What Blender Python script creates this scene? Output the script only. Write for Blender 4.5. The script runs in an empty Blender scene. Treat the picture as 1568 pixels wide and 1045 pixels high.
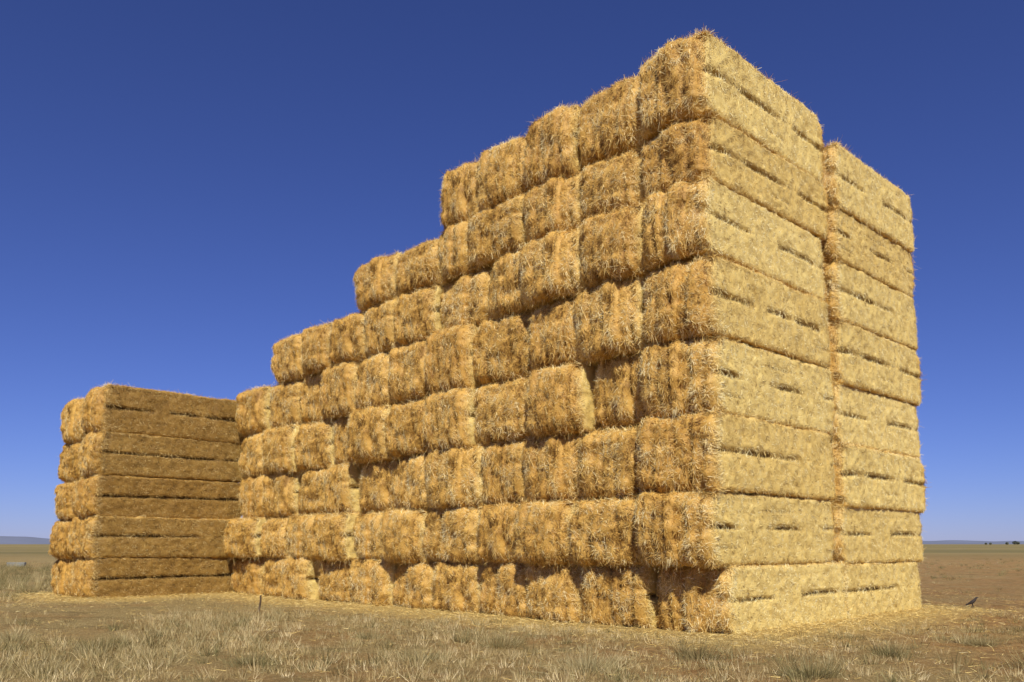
import bpy, math, numpy as np
from mathutils import Vector, Matrix

rng = np.random.default_rng(7)
scene = bpy.context.scene
COL = scene.collection

# ------------------------------------------------------------------ noise
def _hash(ix, iy, iz, seed):
    h = (ix.astype(np.int64)*73856093) ^ (iy.astype(np.int64)*19349663) ^ (iz.astype(np.int64)*83492791) ^ (seed*2654435761 % 4294967291)
    h &= 0xffffffff
    h = ((h ^ (h >> 15)) * 2246822519) & 0xffffffff
    h = ((h ^ (h >> 13)) * 3266489917) & 0xffffffff
    h ^= (h >> 16)
    return (h & 0xffffff) / float(0xffffff)

def vnoise(p, seed=0):
    i = np.floor(p); f = p - i; f = f*f*(3-2*f)
    ix, iy, iz = i[:,0], i[:,1], i[:,2]
    r = 0
    for dx in (0,1):
        for dy in (0,1):
            for dz in (0,1):
                w = (f[:,0] if dx else 1-f[:,0])*(f[:,1] if dy else 1-f[:,1])*(f[:,2] if dz else 1-f[:,2])
                r = r + w*_hash(ix+dx, iy+dy, iz+dz, seed)
    return r

def fbm(p, seed=0, oct=3):
    a, s, t = 1.0, 0.0, 0.0
    for o in range(oct):
        s = s + a*vnoise(p*(2**o)+o*17.3, seed+o); t += a; a *= .5
    return s/t

def norm(v):
    return v/np.maximum(np.linalg.norm(v, axis=1, keepdims=True), 1e-9)

# ------------------------------------------------------------------ mesh helper
def mesh_from_quads(name, V, Q, attrs=None, smooth=None):
    me = bpy.data.meshes.new(name)
    nv, nq = len(V), len(Q)
    me.vertices.add(nv); me.vertices.foreach_set("co", np.ascontiguousarray(V, dtype=np.float32).ravel())
    me.loops.add(nq*4); me.loops.foreach_set("vertex_index", np.ascontiguousarray(Q, dtype=np.int32).ravel())
    me.polygons.add(nq)
    me.polygons.foreach_set("loop_start", np.arange(0, nq*4, 4, dtype=np.int32))
    me.polygons.foreach_set("loop_total", np.full(nq, 4, dtype=np.int32))
    if smooth is not None:
        me.polygons.foreach_set("use_smooth", np.asarray(smooth, dtype=bool))
    me.update(calc_edges=True)
    for k, a in (attrs or {}).items():
        at = me.attributes.new(k, 'FLOAT', 'POINT')
        at.data.foreach_set("value", np.ascontiguousarray(a, dtype=np.float32))
    me.validate()
    return me

def strands(start, d, length, width, wvec, bend=None, taper=0.35):
    """thin 4-vertex blades"""
    n = len(start)
    w = wvec*width[:,None]*.5
    end = start + d*length[:,None]
    if bend is not None: end = end + bend
    V = np.empty((n,4,3))
    V[:,0] = start - w; V[:,1] = start + w
    V[:,2] = end + w*taper; V[:,3] = end - w*taper
    Q = np.arange(n*4).reshape(n,4)
    return V.reshape(-1,3), Q

# ------------------------------------------------------------------ node helpers
def new_mat(name):
    m = bpy.data.materials.new(name); m.use_nodes = True
    nt = m.node_tree; nt.nodes.clear()
    out = nt.nodes.new('ShaderNodeOutputMaterial')
    b = nt.nodes.new('ShaderNodeBsdfPrincipled')
    b.inputs['Roughness'].default_value = .75
    b.inputs['Specular IOR Level'].default_value = .2
    nt.links.new(b.outputs[0], out.inputs[0])
    return m, nt, b, out

def ramp(nt, stops, src):
    r = nt.nodes.new('ShaderNodeValToRGB')
    els = r.color_ramp.elements
    while len(els) < len(stops): els.new(.5)
    for e, (p, c) in zip(els, stops):
        e.position = p; e.color = (*c, 1)
    nt.links.new(src, r.inputs[0]); return r.outputs[0]

def attr(nt, name):
    a = nt.nodes.new('ShaderNodeAttribute'); a.attribute_name = name; return a.outputs['Fac']

def mix(nt, fac, a, b, mode='MIX'):
    m = nt.nodes.new('ShaderNodeMix'); m.data_type = 'RGBA'; m.blend_type = mode
    for s, v in ((m.inputs['Factor'], fac), (m.inputs['A'], a), (m.inputs['B'], b)):
        if hasattr(v, 'links'): nt.links.new(v, s)
        elif isinstance(v, (int, float)): s.default_value = v
        else: s.default_value = (*v, 1)
    return m.outputs['Result']

def math_n(nt, op, a, b=None, clamp=False):
    m = nt.nodes.new('ShaderNodeMath'); m.operation = op; m.use_clamp = clamp
    for s, v in ((m.inputs[0], a), (m.inputs[1], b)):
        if v is None: continue
        if hasattr(v, 'links'): nt.links.new(v, s)
        else: s.default_value = v
    return m.outputs[0]

def noise_n(nt, scale, detail=4, vec=None, rough=.6):
    n = nt.nodes.new('ShaderNodeTexNoise'); n.inputs['Scale'].default_value = scale
    n.inputs['Detail'].default_value = detail; n.inputs['Roughness'].default_value = rough
    if vec is not None: nt.links.new(vec, n.inputs['Vector'])
    return n.outputs['Fac']

# ------------------------------------------------------------------ straw materials
def straw_material(name, end_cols, side_cols, sat=1.0):
    m, nt, b, out = new_mat(name)
    tone = attr(nt, 'tone'); side = attr(nt, 'side')
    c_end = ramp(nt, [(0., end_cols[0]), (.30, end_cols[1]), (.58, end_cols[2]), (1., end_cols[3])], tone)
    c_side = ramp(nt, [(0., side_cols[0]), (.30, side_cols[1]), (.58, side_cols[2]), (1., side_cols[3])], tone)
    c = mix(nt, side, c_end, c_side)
    oi = nt.nodes.new('ShaderNodeObjectInfo')
    tint = ramp(nt, [(0., (.92,.87,.78)), (.5, (.98,.97,.94)), (1., (1.03,1.03,1.03))], oi.outputs['Random'])
    c = mix(nt, 1.0, c, tint, 'MULTIPLY')
    nt.links.new(c, b.inputs['Base Color'])
    tc = nt.nodes.new('ShaderNodeTexCoord')
    bump = nt.nodes.new('ShaderNodeBump'); bump.inputs['Strength'].default_value = .5; bump.inputs['Distance'].default_value = .02
    nt.links.new(noise_n(nt, 40, 4, tc.outputs['Object']), bump.inputs['Height'])
    nt.links.new(bump.outputs[0], b.inputs['Normal'])
    b.inputs['Roughness'].default_value = .55
    b.inputs['Specular IOR Level'].default_value = .3
    return m

MAT_STRAW = straw_material('golden_straw',
    [(.17,.075,.014), (.58,.34,.075), (.86,.60,.175), (.98,.86,.48)],
    [(.24,.135,.032), (.74,.56,.185), (.93,.77,.31), (.99,.93,.56)])
MAT_OLD = straw_material('weathered_straw',
    [(.18,.08,.014), (.58,.34,.075), (.86,.60,.17), (.97,.84,.46)],
    [(.07,.035,.009), (.28,.165,.038), (.48,.31,.080), (.80,.62,.28)])

# ------------------------------------------------------------------ bale meshes
BL, BW, BH = 3.2, 1.07, .95
HALF = np.array([BL/2, BW/2, BH/2])
R = .05

def rounded(p, r=R):
    """p on cube [-1,1]^3 -> rounded box; the bale ends are pillow shaped, the long sides stay flat"""
    P = p*HALF
    q = np.clip(P, -(HALF-r), HALF-r)
    n = norm(P-q)
    pos = q + r*n
    ry, rz = pos[:,1]/HALF[1], pos[:,2]/HALF[2]
    e = np.clip((np.abs(pos[:,0])-(HALF[0]-.20))/.20, 0, 1)
    rim = np.clip((np.abs(ry)**5+np.abs(rz)**5)**(1/5.), 0, 1.15)
    back = .115*np.clip((rim-.70)/.30, 0, 1.2)**2
    px = pos[:,0]-np.sign(pos[:,0])*back*e
    pos = np.c_[px, pos[:,1]*(1-.030*e**2), pos[:,2]*(1-.030*e**2)]
    n2 = n.copy()
    w = (e*np.clip((rim-.64)/.36,0,1))[:,None]*.5
    n = norm(n2*(1-w) + w*np.c_[np.sign(pos[:,0]), ry*.8, rz*.8])
    return pos, n

def displace(pos, n, seed):
    wx = np.clip(np.abs(n[:,0]), 0, 1)**2
    wy = np.clip(np.abs(n[:,1]), 0, 1)**2
    wz = np.clip(np.abs(n[:,2]), 0, 1)**2
    big = fbm(pos*1.9+3.1, seed, 2)-.5
    med = fbm(pos*6.5, seed+5, 2)-.5
    fine = fbm(pos*19, seed+9, 2)-.5
    d = (.045+.09*wx)*big + (.03+.10*wx)*med + (.035+.03*wx)*fine
    y, z, x = pos[:,1], pos[:,2], pos[:,0]
    r2 = np.random.default_rng(seed+100)
    ph = (seed*0.37) % 1
    g = 0
    for k in range(5):
        yi = (-.5+(k+.5)/5)*BW*.92 + r2.normal(0,.03) + .08*(vnoise(np.c_[z*3, z*0+k, z*0], seed+k)-.5)
        g = g + np.exp(-((y-yi)/.024)**2)*(.1+1.3*vnoise(np.c_[z*4, z*0+k*3.3, x*0+ph], seed+20))
    d = d - .070*g*wx - .015*g*wz
    d = d + wx*.03*((1-(y/HALF[1])**2).clip(0)**.8*(1-(z/HALF[2])**2).clip(0)**.8)
    fl = np.floor((y+vnoise(np.c_[z*2, y*0, y*0], seed+60)*.1)/.19)
    d = d + wx*.11*(_hash(fl, fl*0+np.sign(x), fl*0, seed+31)-.5)
    wob = .04*(fbm(np.c_[x*1.3, x*0+np.sign(y)*5, x*0], seed+40, 2)-.5)
    pres = np.clip((fbm(np.c_[x*2.2, x*0+np.sign(y)*9, x*0], seed+44, 3)-.30)*4.5, .0, 1.25)
    wdt = .014+.018*vnoise(np.c_[x*5, x*0, x*0], seed+49)
    gs = np.exp(-((z-.02-wob)/wdt)**2)*pres
    d = d - .090*gs*wy
    gs2 = np.exp(-((z-.25-wob)/.012)**2)*np.clip((vnoise(np.c_[x*2.6, x*0, x*0], seed+47)-.72)*4, 0, 1)
    gs3 = np.exp(-((z+.24-wob)/.012)**2)*np.clip((vnoise(np.c_[x*2.6, x*0+4, x*0], seed+48)-.72)*4, 0, 1)
    d = d - .02*(gs2+gs3)*wy
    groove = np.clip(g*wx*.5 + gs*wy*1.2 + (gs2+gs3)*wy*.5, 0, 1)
    return d, groove

def box_pts(face, u, v):
    ax = face//2; s = 1 if face % 2 == 0 else -1
    p = np.empty((len(u),3))
    p[:,ax] = s; p[:,(ax+1)%3] = u; p[:,(ax+2)%3] = v
    return p

def make_bale(seed, kind):
    res = .03 if kind != 'core' else .08
    Vs, Qs = [], []; off = 0
    for f in range(6):
        ax = f//2
        nu = int(HALF[(ax+1)%3]*2/res); nv = int(HALF[(ax+2)%3]*2/res)
        uu, vv = np.meshgrid(np.linspace(-1,1,nu+1), np.linspace(-1,1,nv+1), indexing='ij')
        p = box_pts(f, uu.ravel(), vv.ravel())
        pos, n = rounded(p)
        d, gr = displace(pos, n, seed)
        Vs.append(np.c_[pos + n*d[:,None], gr, n[:,1]**2])
        idx = np.arange((nu+1)*(nv+1)).reshape(nu+1, nv+1)+off
        q = np.stack([idx[:-1,:-1], idx[1:,:-1], idx[1:,1:], idx[:-1,1:]], -1).reshape(-1,4)
        if f % 2: q = q[:, ::-1]
        Qs.append(q); off += len(pos)
    A = np.concatenate(Vs); Q = np.concatenate(Qs)
    V = A[:,:3]; tone = np.clip(.29+.3*(fbm(V*9, seed, 2)-.5)-.4*A[:,3], 0, 1); side = np.clip(A[:,4],0,1)  # base tone drops in the grooves: crevice shade painted into the colour
    nbase = len(Q)
    r = np.random.default_rng(seed)
    allV, allT, allS = [], [], []
    counts = {'corner': {0:3000, 1:9000, 2:600, 3:23000, 4:2000, 5:600},
              'inner':  {0:600, 1:9000, 2:1200, 3:1200, 4:1500, 5:800},
              'core': {}}[kind]
    for f, c in counts.items():
        u, v = r.uniform(-1,1,c), r.uniform(-1,1,c)
        p = box_pts(f, u, v)
        if f >= 2 and not (kind == 'corner' and f == 3):
            p[:,0] = -1 + .4*r.random(c)**1.5
            if kind == 'corner': p[:,0] = np.where(r.random(c)<.5, p[:,0], r.uniform(-1,1,c))
            if f == 4 and kind == 'corner': p[:,1] = np.where(r.random(c)<.5, -1+.4*r.random(c), p[:,1])
        pos, n = rounded(p)
        d, gr = displace(pos, n, seed)
        st = pos + n*(d[:,None]-.006)
        up = np.tile([0.,0.,1.], (c,1))
        if f >= 4: up = np.tile([0.,1.,0.], (c,1))
        t1 = norm(np.cross(up, n)+1e-6); t2 = np.cross(n, t1)
        field = fbm(pos*4.5+7, seed+70, 2)
        if f < 2:
            ang = -math.pi/2 + (field-.5)*7 + r.normal(0,.8,c) + np.where(r.random(c)<.3, math.pi, 0)
            lift = np.abs(r.normal(.0,.12,c)); ln = r.gamma(3.5,.011,c)+.020
        elif f < 4:
            ang = (field-.5)*3 + r.normal(0,.9,c) + np.where(r.random(c)<.4, math.pi/2, 0)
            lift = np.abs(r.normal(.0,.12,c)); ln = r.gamma(4,.008,c)+.018
        else:
            ang = r.uniform(0, 2*math.pi, c); lift = np.abs(r.normal(.15,.3,c)); ln = r.gamma(4,.014,c)+.03
        dr = np.cos(ang)[:,None]*t1 + np.sin(ang)[:,None]*t2
        dr = norm(dr*np.cos(lift)[:,None] + n*np.sin(lift)[:,None])
        bend = np.zeros((c,3)); bend[:,2] = -ln*r.uniform(0,.2,c)*(f<4)
        wv = norm(np.cross(dr, n)); b2 = np.cross(dr, wv)
        a = r.normal(0,.4,c)
        wv = np.cos(a)[:,None]*wv + np.sin(a)[:,None]*b2
        wd = r.uniform(.003,.008,c)
        V4, _ = strands(st, dr, ln, wd, wv, bend)
        cl = fbm(pos*5, seed+80, 3)
        t = np.clip(.52 + (cl-.5)*(1.4 if f<2 else .9) + r.normal(0,.27,c) - .85*gr, 0, 1)  # strands in grooves toned darker, painting in the crevice shade
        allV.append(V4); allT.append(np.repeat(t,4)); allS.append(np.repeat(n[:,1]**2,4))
    if kind != 'core':
        c = 240
        e = r.integers(0,2,c)
        p = np.empty((c,3)); p[:,0] = -1 if kind=='inner' else np.where(r.random(c)<.6,-1,1)
        p[:,1] = np.where(e==0, r.uniform(-1,1,c), np.where(r.random(c)<.5,1,-1))
        p[:,2] = np.where(e==1, r.uniform(-1,1,c), np.where(r.random(c)<.5,1,-1))
        pos, n = rounded(p); d, gr = displace(pos, n, seed)
        st = pos+n*(d[:,None]-.02)
        dr = norm(n*.7 + r.normal(0,.7,(c,3)) + np.array([0,0,-.35])); ln = r.gamma(4,.016,c)+.035
        wv = norm(np.cross(dr, r.normal(0,1,(c,3))))
        bend = np.zeros((c,3)); bend[:,2] = -ln*r.uniform(0,.6,c)
        V4,_ = strands(st, dr, ln, r.uniform(.003,.006,c), wv, bend)
        allV.append(V4); allT.append(np.repeat(np.clip(r.normal(.65,.2,c),0,1),4)); allS.append(np.repeat(n[:,1]**2,4))
        SV = np.concatenate(allV); SQ = np.arange(len(SV)).reshape(-1,4)+len(V)
        V = np.concatenate([V,SV]); Q = np.concatenate([Q,SQ])
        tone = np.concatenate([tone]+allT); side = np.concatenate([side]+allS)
    V = V + np.array([0,0,BH/2])
    sm = np.zeros(len(Q), bool); sm[:nbase] = True
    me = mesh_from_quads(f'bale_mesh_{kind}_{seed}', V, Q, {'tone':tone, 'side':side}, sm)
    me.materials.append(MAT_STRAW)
    return me

INNER = [make_bale(s, 'inner') for s in range(1,13)]
CORNER = [make_bale(s, 'corner') for s in range(21,29)]
CORE = [make_bale(s, 'core') for s in (41,)]

def empty(name, loc, rz):
    o = bpy.data.objects.new(name, None); o.location = loc; o.rotation_euler = (0,0,rz)
    COL.objects.link(o); return o

last = {}
def put_bale(parent, k, x0, y, z, w, h, L, pool, mat=None, tilt=(0,0,0)):
    key = id(pool)
    while True:
        j = int(rng.integers(len(pool)))
        if len(pool) == 1 or last.get(key) != j: break
    last[key] = j
    o = bpy.data.objects.new(f'bale_{k}', pool[j]); COL.objects.link(o)
    o.parent = parent
    o.location = (x0+L/2, y, z)
    o.rotation_euler = tilt
    o.scale = (L/BL, w/BW, h/BH)
    if mat:
        o.material_slots[0].link = 'OBJECT'; o.material_slots[0].material = mat
    return o

ANG = math.radians(44.3)
O = np.array([2.36, 9.82])
D2 = np.array([math.cos(ANG), math.sin(ANG)]); D1 = np.array([-math.sin(ANG), math.cos(ANG)])

ZB = [-.04, .80, 1.66, 2.60, 3.56, 4.56, 5.50, 6.36, 7.42]
NB = [11, 11, 11, 11, 11, 10, 7, 5]
SEND = [11.95, 11.9, 11.85, 11.85, 11.9, 10.5, 7.6, 5.3]
L2 = [2.98, 3.10, 3.16, 3.16, 3.18, 3.18, 3.16, 3.10]
stack = empty('straw_bale_stack', (O[0], O[1], 0), ANG)
k = 0
for c in range(8):
    n = NB[c]; wn = SEND[c]/n
    b = np.arange(n+1)*wn
    b[1:-1] += rng.normal(0, .11, n-1)*np.clip(np.arange(1,n)/3, .3, 1)
    b[0] += rng.normal(0,.015)
    course_off = rng.normal(0,.03)
    for i in range(n):
        w = b[i+1]-b[i]; yc = (b[i]+b[i+1])/2
        sl = 1-.05*yc/11.8
        z0, z1 = ZB[c]*sl, ZB[c+1]*sl
        off = course_off + rng.normal(0,.075)
        if c == 0 and i == 0: off = .20
        if c == 0 and i == 1: off = .02
        if c == 1 and i < 2: off = -.12
        if c == 2 and i == 0: off = -.05
        if i == 0: off -= .05
        tilt = (rng.normal(0,.020), rng.normal(0,.010), rng.normal(0,.016))
        if i == 0: tilt = (rng.normal(0,.006), tilt[1]*.5, rng.normal(0,.004))
        if c == 0: tilt = (tilt[0]*.3, 0, tilt[2])
        h = (z1-z0)*(rng.normal(1.0,.006) if i == 0 else rng.normal(1.005,.022))
        put_bale(stack, k, off, yc, z0, w*(1.0 if i == 0 else 1.005), h, 3.28, CORNER if i == 0 else INNER, tilt=tilt); k += 1
        if c < 7 or i < 5:
            off2 = 3.17 + .025*c + rng.normal(0,.02)
            put_bale(stack, k, off2, yc+rng.normal(0,.02)+.01-.008*c, z0*.955, w, h*.96, L2[c]+.05, CORNER if i == 0 else CORE,
                     tilt=(rng.normal(0,.008), rng.normal(0,.004), rng.normal(0,.006))); k += 1

stack2 = empty('straw_bale_stack', (-8.06, 16.5, 0), ANG)
ZB2 = [-.04, .78, 1.58, 2.40, 3.26, 4.20]
for c in range(5):
    for i in range(2):
        put_bale(stack2, k, rng.normal(0,.05)-.10, (i+.5)*1.12+rng.normal(0,.03), ZB2[c]*(1-.03*i), 1.11, (ZB2[c+1]-ZB2[c])*(1-.03*i), 3.30,
                 CORNER if i == 0 else INNER, mat=MAT_OLD, tilt=(rng.normal(0,.01), rng.normal(0,.006), rng.normal(0,.008))); k += 1

# ------------------------------------------------------------------ footprint distance
def to_local(P, org):
    d = P - org
    return np.c_[d@D2, d@D1]
def rect_dist(l, x0, x1, y0, y1):
    dx = np.maximum(np.maximum(x0-l[:,0], l[:,0]-x1), 0); dy = np.maximum(np.maximum(y0-l[:,1], l[:,1]-y1), 0)
    ins = (dx==0)&(dy==0)
    return np.where(ins, -1, np.hypot(dx,dy))
O2 = np.array([-8.06,16.5])
def stack_dist(P):
    return np.minimum(rect_dist(to_local(P,O), 0, 6.3, 0, 11.8), rect_dist(to_local(P,O2), 0, 3.0, 0, 2.2))

def ground_h(P):
    p = np.c_[P*.35, P[:,0]*0]
    r = np.hypot(P[:,0], P[:,1])
    h = .09*(fbm(p, 3, 3)-.5) + .07*(fbm(p*9, 8, 3)-.5)
    fade = np.clip(r/60, 0, 1)
    sd = stack_dist(P)
    near = np.clip(1-sd/1.1, 0, 1)
    return h*(1-fade*.3)*(1-.7*near) + .02*near**2*(.2+fbm(p*6,12,2))

# ------------------------------------------------------------------ ground
na = 720
radii = np.concatenate([[.01], np.geomspace(1.0, 60, 330), np.geomspace(62, 9000, 90)])
th = np.linspace(0, 2*math.pi, na, endpoint=False)
rr, tt = np.meshgrid(radii, th, indexing='ij')
GP = np.c_[(rr*np.cos(tt)).ravel(), (rr*np.sin(tt)).ravel()]
gz = ground_h(GP) * np.clip(1-(np.hypot(GP[:,0],GP[:,1])-200)/400, 0, 1)
idx = np.arange(len(GP)).reshape(len(radii), na); nx = np.roll(idx, -1, axis=1)
GQ = np.stack([idx[:-1], idx[1:], nx[1:], nx[:-1]], -1).reshape(-1,4)
sd = stack_dist(GP)
litter = np.clip(1-sd/2.2, 0, 1)
gm = mesh_from_quads('ground', np.c_[GP, gz], GQ, {'litter': litter}, np.ones(len(GQ), bool))
m, nt, b, out = new_mat('dry_field')
tc = nt.nodes.new('ShaderNodeTexCoord'); OC = tc.outputs['Object']
n1 = noise_n(nt, .45, 5, OC, .65); n2 = noise_n(nt, 6, 6, OC, .7); n3 = noise_n(nt, 38, 4, OC, .75)
soil = ramp(nt, [(.25,(.19,.095,.030)), (.5,(.42,.24,.085)), (.75,(.60,.39,.16))], n2)
dry = ramp(nt, [(.3,(.21,.145,.055)), (.55,(.48,.35,.14)), (.75,(.74,.58,.28))], n3)
mk = ramp(nt, [(.38,(0,0,0)), (.62,(1,1,1))], n1)
sx = nt.nodes.new('ShaderNodeSeparateXYZ'); nt.links.new(OC, sx.inputs[0])
xr = nt.nodes.new('ShaderNodeMapRange'); xr.inputs[1].default_value = -6; xr.inputs[2].default_value = 7
xr.inputs[3].default_value = .35; xr.inputs[4].default_value = -.35
nt.links.new(sx.outputs[0], xr.inputs[0])
mk = math_n(nt, 'ADD', mk, xr.outputs[0], True)
col = mix(nt, mk, soil, dry)
n4 = noise_n(nt, 1.3, 5, OC, .7)
om = ramp(nt, [(.52,(0,0,0)), (.62,(1,1,1))], n4)
col = mix(nt, math_n(nt,'MULTIPLY',om,.5), col, (.20,.15,.060))
sp = ramp(nt, [(.56,(0,0,0)), (.68,(1,1,1))], n3)
col = mix(nt, math_n(nt,'MULTIPLY',sp,.5), col, (.76,.60,.30))
yr = nt.nodes.new('ShaderNodeMapRange'); yr.inputs[1].default_value = 45; yr.inputs[2].default_value = 100
nt.links.new(sx.outputs[1], yr.inputs[0])
mp = nt.nodes.new('ShaderNodeMapping'); mp.inputs['Scale'].default_value = (.006,.03,1); nt.links.new(OC, mp.inputs[0])
nf = noise_n(nt, 1, 5, mp.outputs[0], .6)
far = ramp(nt, [(.3,(.15,.13,.05)), (.5,(.25,.20,.08)), (.7,(.40,.29,.12))], nf)
col = mix(nt, yr.outputs[0], col, far)
lt = attr(nt, 'litter')
lf = math_n(nt, 'MULTIPLY', math_n(nt,'ADD', math_n(nt,'MULTIPLY', lt, 1.6), math_n(nt,'SUBTRACT', n2, 1.08)), 1.5, True)
strawc = ramp(nt, [(.3,(.38,.23,.065)), (.5,(.64,.45,.15)), (.7,(.84,.66,.30))], n3)
col = mix(nt, lf, col, strawc)
nt.links.new(col, b.inputs['Base Color']); b.inputs['Roughness'].default_value = .9; b.inputs['Specular IOR Level'].default_value = .1
bp = nt.nodes.new('ShaderNodeBump'); bp.inputs['Strength'].default_value = 1; bp.inputs['Distance'].default_value = .09
nt.links.new(math_n(nt,'ADD', n2, math_n(nt,'MULTIPLY', n3, .6)), bp.inputs['Height']); nt.links.new(bp.outputs[0], b.inputs['Normal'])
gm.materials.append(m)
g = bpy.data.objects.new('ground', gm); COL.objects.link(g)

# ------------------------------------------------------------------ straw litter
def scatter_litter(name, c, spread, Lmean):
    P = []
    while sum(map(len,P)) < c:
        q = np.c_[rng.uniform(-13,10,c*3), rng.uniform(5,24,c*3)]
        s = stack_dist(q)
        keep = (s > -.5) & (rng.random(len(q)) < np.exp(-np.maximum(s,0)/spread)+.035) & (s < 7)
        P.append(q[keep])
    P = np.concatenate(P)[:c]
    s = stack_dist(P)
    z = ground_h(P)
    a = rng.uniform(0,2*math.pi,c); lift = np.abs(rng.normal(0,.2,c))
    dr = np.c_[np.cos(a)*np.cos(lift), np.sin(a)*np.cos(lift), np.sin(lift)]
    wv = norm(np.cross(dr, np.array([0,0,1.])+rng.normal(0,.5,(c,3))))
    ln = rng.gamma(4, Lmean/4, c)+.015
    st = np.c_[P, z+.003+rng.uniform(0,.03,c)*np.exp(-s/.5)]
    V,Q = strands(st, dr, ln, rng.uniform(.003,.006,c), wv)
    t = np.clip(rng.normal(.42,.2,c),0,1)
    me = mesh_from_quads(name, V, Q, {'tone':np.repeat(t,4), 'side':np.repeat(np.full(c,.5),4)})
    me.materials.append(MAT_STRAW)
    o = bpy.data.objects.new(name, me); COL.objects.link(o)
scatter_litter('straw_litter', 52000, .5, .04)

# ------------------------------------------------------------------ grasses
gmats, nt, b, out = new_mat('dry_grass')
tone = attr(nt,'tone'); gr = attr(nt,'green')
c1 = ramp(nt, [(0,(.19,.12,.042)), (.5,(.50,.37,.155)), (1,(.84,.69,.39))], tone)
c2 = ramp(nt, [(0,(.055,.050,.015)), (.5,(.15,.135,.048)), (1,(.35,.30,.13))], tone)
nt.links.new(mix(nt, gr, c1, c2), b.inputs['Base Color'])

def grass(name, P, hts, blades, spread, green, wid=(.003,.006), lean=.45):
    nT = len(P); tot = int(blades.sum())
    tid = np.repeat(np.arange(nT), blades)
    a = rng.uniform(0,2*math.pi,tot); l = np.abs(rng.normal(0,lean,tot))
    dr = np.c_[np.cos(a)*np.sin(l), np.sin(a)*np.sin(l), np.cos(l)]
    r0 = rng.random(tot)*spread[tid]
    base = np.c_[P[tid,0]+np.cos(a)*r0, P[tid,1]+np.sin(a)*r0]
    st = np.c_[base, ground_h(base)-.01]
    ln = hts[tid]*rng.uniform(.45,1.1,tot)
    wv = norm(np.cross(dr, rng.normal(0,1,(tot,3))))
    bend = np.c_[np.cos(a), np.sin(a), -np.ones(tot)*.5]*(ln*rng.uniform(0,.3,tot))[:,None]
    V,Q = strands(st, dr, ln, rng.uniform(*wid,tot), wv, bend, .2)
    t = np.clip(rng.normal(.5,.2,tot)+ (rng.normal(0,.2,nT))[tid],0,1)
    gg = np.clip(green[tid]+rng.normal(0,.1,tot),0,1)
    me = mesh_from_quads(name, V, Q, {'tone':np.repeat(t,4), 'green':np.repeat(gg,4)})
    me.materials.append(gmats)
    o = bpy.data.objects.new(name, me); COL.objects.link(o)

def pick(n, x0,x1,y0,y1, thr=.45, clear=.5, seed=1):
    q = np.c_[rng.uniform(x0,x1,n), rng.uniform(y0,y1,n)]
    f = fbm(np.c_[q*.8, q[:,0]*0], seed, 3)
    return q[(stack_dist(q) > clear) & (f + rng.normal(0,.07,n) > thr)]

P = np.concatenate([pick(15000,-9,10,5.0,13,.49,.5,1), pick(9000,-34,34,9,50,.45,.8,1)])
n = len(P); leftness = np.clip((2-P[:,0])/12,0,1)
keep = rng.random(n) < (.38+.62*np.clip((6-P[:,0])/9,0,1)); P = P[keep]; n = len(P); leftness = leftness[keep]
grass('dry_grass', P, rng.uniform(.03,.12,n)*(1+.5*leftness), rng.integers(8,28,n), rng.uniform(.03,.13,n), np.clip(rng.normal(.2,.40,n)+.1*leftness,0,1))
P = np.concatenate([pick(4200,-30,-9.2,11.5,38,.40,.7,5), pick(800,-9,9,6,12,.50,1.2,9), pick(1200,9,40,18,60,.48,1.2,9)])
n = len(P)
grass('field_weeds', P, rng.uniform(.12,.45,n)*np.where(P[:,0]<-9,1,.42), rng.integers(20,60,n), rng.uniform(.04,.16,n), np.clip(rng.normal(.7,.25,n),0,1), lean=.45)

shrubs = [(1.75,8.2),(3.6,8.3),(-.85,7.9),(-2.2,7.6),(5.0,9.2),(-4.0,8.7),(.6,7.3),(4.6,7.3),(-3.4,7.2),(2.6,7.0),(-5.4,9.8),(6.9,10.2),(-.1,8.9),(-1.8,9.6)]
P = np.array(shrubs)+rng.normal(0,.15,(14,2)); n = len(P)
grass('low_scrub', P, rng.uniform(.12,.22,n), rng.integers(400,700,n), rng.uniform(.14,.28,n), rng.uniform(.5,.9,n), (.002,.0045), .8)

# ------------------------------------------------------------------ simple material
def plain(name, c, rough=.8, var=.25, scale=12):
    m, nt, b, out = new_mat(name)
    tc = nt.nodes.new('ShaderNodeTexCoord')
    f = noise_n(nt, scale, 4, tc.outputs['Object'])
    col = ramp(nt, [(.3, tuple(v*(1-var) for v in c)), (.7, tuple(min(1,v*(1+var)) for v in c))], f)
    nt.links.new(col, b.inputs['Base Color']); b.inputs['Roughness'].default_value = rough
    return m

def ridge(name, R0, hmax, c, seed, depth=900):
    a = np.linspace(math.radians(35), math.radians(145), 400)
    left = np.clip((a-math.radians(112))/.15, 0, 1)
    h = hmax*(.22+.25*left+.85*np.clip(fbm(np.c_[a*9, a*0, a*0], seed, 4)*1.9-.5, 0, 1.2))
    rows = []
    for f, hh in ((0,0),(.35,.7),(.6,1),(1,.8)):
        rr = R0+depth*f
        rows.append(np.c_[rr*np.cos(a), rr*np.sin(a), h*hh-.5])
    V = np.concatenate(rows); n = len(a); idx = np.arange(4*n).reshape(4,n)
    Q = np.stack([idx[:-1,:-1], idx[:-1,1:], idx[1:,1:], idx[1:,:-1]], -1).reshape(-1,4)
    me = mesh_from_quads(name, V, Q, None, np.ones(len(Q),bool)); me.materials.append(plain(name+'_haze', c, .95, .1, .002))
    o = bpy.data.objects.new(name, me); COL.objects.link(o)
ridge('distant_hills', 5200, 36, (.17,.19,.25), 21)  # blue-grey distance haze is painted into the hill colour

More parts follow.
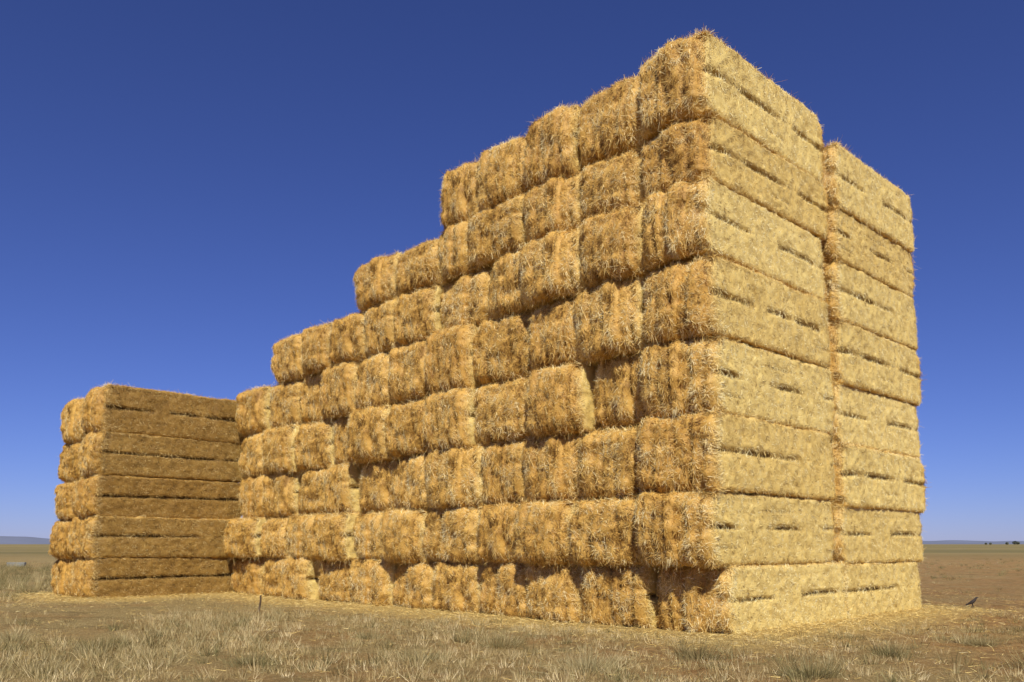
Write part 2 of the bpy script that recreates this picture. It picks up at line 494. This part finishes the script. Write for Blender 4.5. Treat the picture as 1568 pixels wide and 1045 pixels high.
cs = []
for (x,y,s) in [(868,1500,2.4),(882,1500,3.8),(893,1510,3.0),(905,1500,4.5),(842,1520,1.8),(850,1520,2.0),(926,1500,3.2)]:
    nl = 500
    d = norm(rng.normal(0,1,(nl,3)))*rng.random(nl)[:,None]**.5*np.array([1.1,1.1,.8])*s
    cc = d + np.array([x,y,s*.9])
    d1 = norm(rng.normal(0,1,(nl,3))); d2 = norm(np.cross(d1, rng.normal(0,1,(nl,3))))
    z = .5*rng.uniform(.5,1.2,nl)[:,None]
    cs.append(np.stack([cc-d1*z-d2*z, cc+d1*z-d2*z, cc+d1*z+d2*z, cc-d1*z+d2*z],1).reshape(-1,3))
V = np.concatenate(cs); me = mesh_from_quads('distant_trees', V, np.arange(len(V)).reshape(-1,4))
me.materials.append(plain('tree_foliage', (.12,.13,.10), .9, .3, .3))
COL.objects.link(bpy.data.objects.new('distant_trees', me))

# ------------------------------------------------------------------ wooden stake
import bmesh
def stake():
    bm = bmesh.new()
    r = bmesh.ops.create_cone(bm, segments=10, radius1=.017, radius2=.013, depth=.30, cap_ends=True)
    bmesh.ops.subdivide_edges(bm, edges=[e for e in bm.edges if abs(e.verts[0].co.z-e.verts[1].co.z)>.1], cuts=5)
    for v in bm.verts:
        v.co.x += .008*math.sin(v.co.z*17); v.co.y += .005*math.cos(v.co.z*23)
        v.co.z += .15
        if v.co.z > .29: v.co.z += v.co.x*.8
    me = bpy.data.meshes.new('wooden_stake'); bm.to_mesh(me); bm.free()
    me.materials.append(plain('old_wood', (.11,.075,.045), .85, .35, 40))
    o = bpy.data.objects.new('wooden_stake', me); o.location = (-3.92,13.4,-.04); o.rotation_euler = (.06,.05,0); COL.objects.link(o)
stake()

def trough():
    bm = bmesh.new()
    L,W,H,t = .75,.4,.2,.05
    def ring(l,w,z): return [bm.verts.new((sx*l/2, sy*w/2, z)) for sx,sy in ((-1,-1),(1,-1),(1,1),(-1,1))]
    rs = [ring(L*.94,W*.9,0), ring(L,W,H), ring(L-2*t,W-2*t,H), ring(L-2.6*t,W-2.6*t,.06)]
    for a_, b_ in zip(rs[:-1], rs[1:]):
        for i in range(4): bm.faces.new((a_[i],a_[(i+1)%4],b_[(i+1)%4],b_[i]))
    bm.faces.new(rs[-1]); bm.faces.new(rs[0][::-1])
    bmesh.ops.bevel(bm, geom=list(bm.edges), offset=.012, segments=2, affect='EDGES')
    me = bpy.data.meshes.new('water_trough'); bm.to_mesh(me); bm.free()
    me.materials.append(plain('pale_concrete', (.26,.28,.27), .8, .12, 8))
    o = bpy.data.objects.new('water_trough', me); o.location = (-23.1,40,-.0); o.rotation_euler=(0,0,.3); COL.objects.link(o)
trough()

def bird(loc, rz):
    vs = [(-.105,0,.055,.006,.014),(-.06,0,.068,.011,.015),(-.03,0,.08,.024,.024),(.01,0,.098,.033,.034),(.045,0,.122,.026,.026),
          (.065,0,.148,.017,.017),(.078,0,.162,.019,.019),(.096,0,.164,.009,.009),(.112,0,.161,.0025,.0025),
          (.0,.016,.055,.008,.008),(.004,.017,.012,.0035,.0035),(.028,.018,.004,.003,.003),
          (.0,-.016,.055,.008,.008),(.004,-.017,.012,.0035,.0035),(.028,-.018,.004,.003,.003)]
    es = [(0,1),(1,2),(2,3),(3,4),(4,5),(5,6),(6,7),(7,8),(3,9),(9,10),(10,11),(3,12),(12,13),(13,14)]
    me = bpy.data.meshes.new('bird'); me.from_pydata([v[:3] for v in vs], es, []); me.update()
    o = bpy.data.objects.new('bird', me); COL.objects.link(o)
    sk = o.modifiers.new('skin','SKIN')
    for i, v in enumerate(vs):
        me.skin_vertices[0].data[i].radius = (v[3], v[4])
    me.skin_vertices[0].data[3].use_root = True
    ss = o.modifiers.new('sub','SUBSURF'); ss.levels = 2; ss.render_levels = 2
    me.materials.append(plain('dark_feathers', (.045,.035,.03), .6, .4, 60))
    o.location = loc; o.rotation_euler = (0,-.1,rz)
bz = float(ground_h(np.array([[7.85,14.7]]))[0])
bird((7.85,14.7,bz), -.35)

# ------------------------------------------------------------------ light
sun_dir = Vector((.05,-1.0,0)).normalized(); EL = math.radians(45)
L = bpy.data.lights.new('sun','SUN'); L.energy = 5.0; L.angle = math.radians(.5); L.color = (1,.95,.86)
so = bpy.data.objects.new('sun', L); COL.objects.link(so)
v = Vector((sun_dir.x*math.cos(EL), sun_dir.y*math.cos(EL), math.sin(EL)))
so.rotation_euler = v.to_track_quat('Z','Y').to_euler(); so.location = v*50
w = bpy.data.worlds.new('World'); scene.world = w; w.use_nodes = True
nt = w.node_tree; nt.nodes.clear()
sky = nt.nodes.new('ShaderNodeTexSky'); sky.sky_type = 'NISHITA'; sky.sun_disc = False
sky.sun_elevation = EL; sky.sun_rotation = math.atan2(sun_dir.x, sun_dir.y)
sky.altitude = 1500; sky.air_density = 1.0; sky.dust_density = .4; sky.ozone_density = 4.0
bg = nt.nodes.new('ShaderNodeBackground'); bg.inputs[1].default_value = .096
wo = nt.nodes.new('ShaderNodeOutputWorld')
sc = mix(nt, 1.0, sky.outputs[0], (.50,.53,.95), 'MULTIPLY')
nt.links.new(sc, bg.inputs[0])
nt.links.new(bg.outputs[0], wo.inputs[0])

# ------------------------------------------------------------------ camera
cam = bpy.data.cameras.new('camera'); co = bpy.data.objects.new('camera', cam); COL.objects.link(co)
cam.sensor_width = 36; cam.lens = 36*1300/1568; cam.shift_y = .095
cam.clip_start = .05; cam.clip_end = 30000
co.location = (0,0,1.05); co.rotation_euler = (math.radians(90+7.1),0,0)
scene.camera = co
scene.view_settings.view_transform = 'Standard'; scene.view_settings.look = 'None'
scene.view_settings.exposure = 0; scene.view_settings.gamma = 1
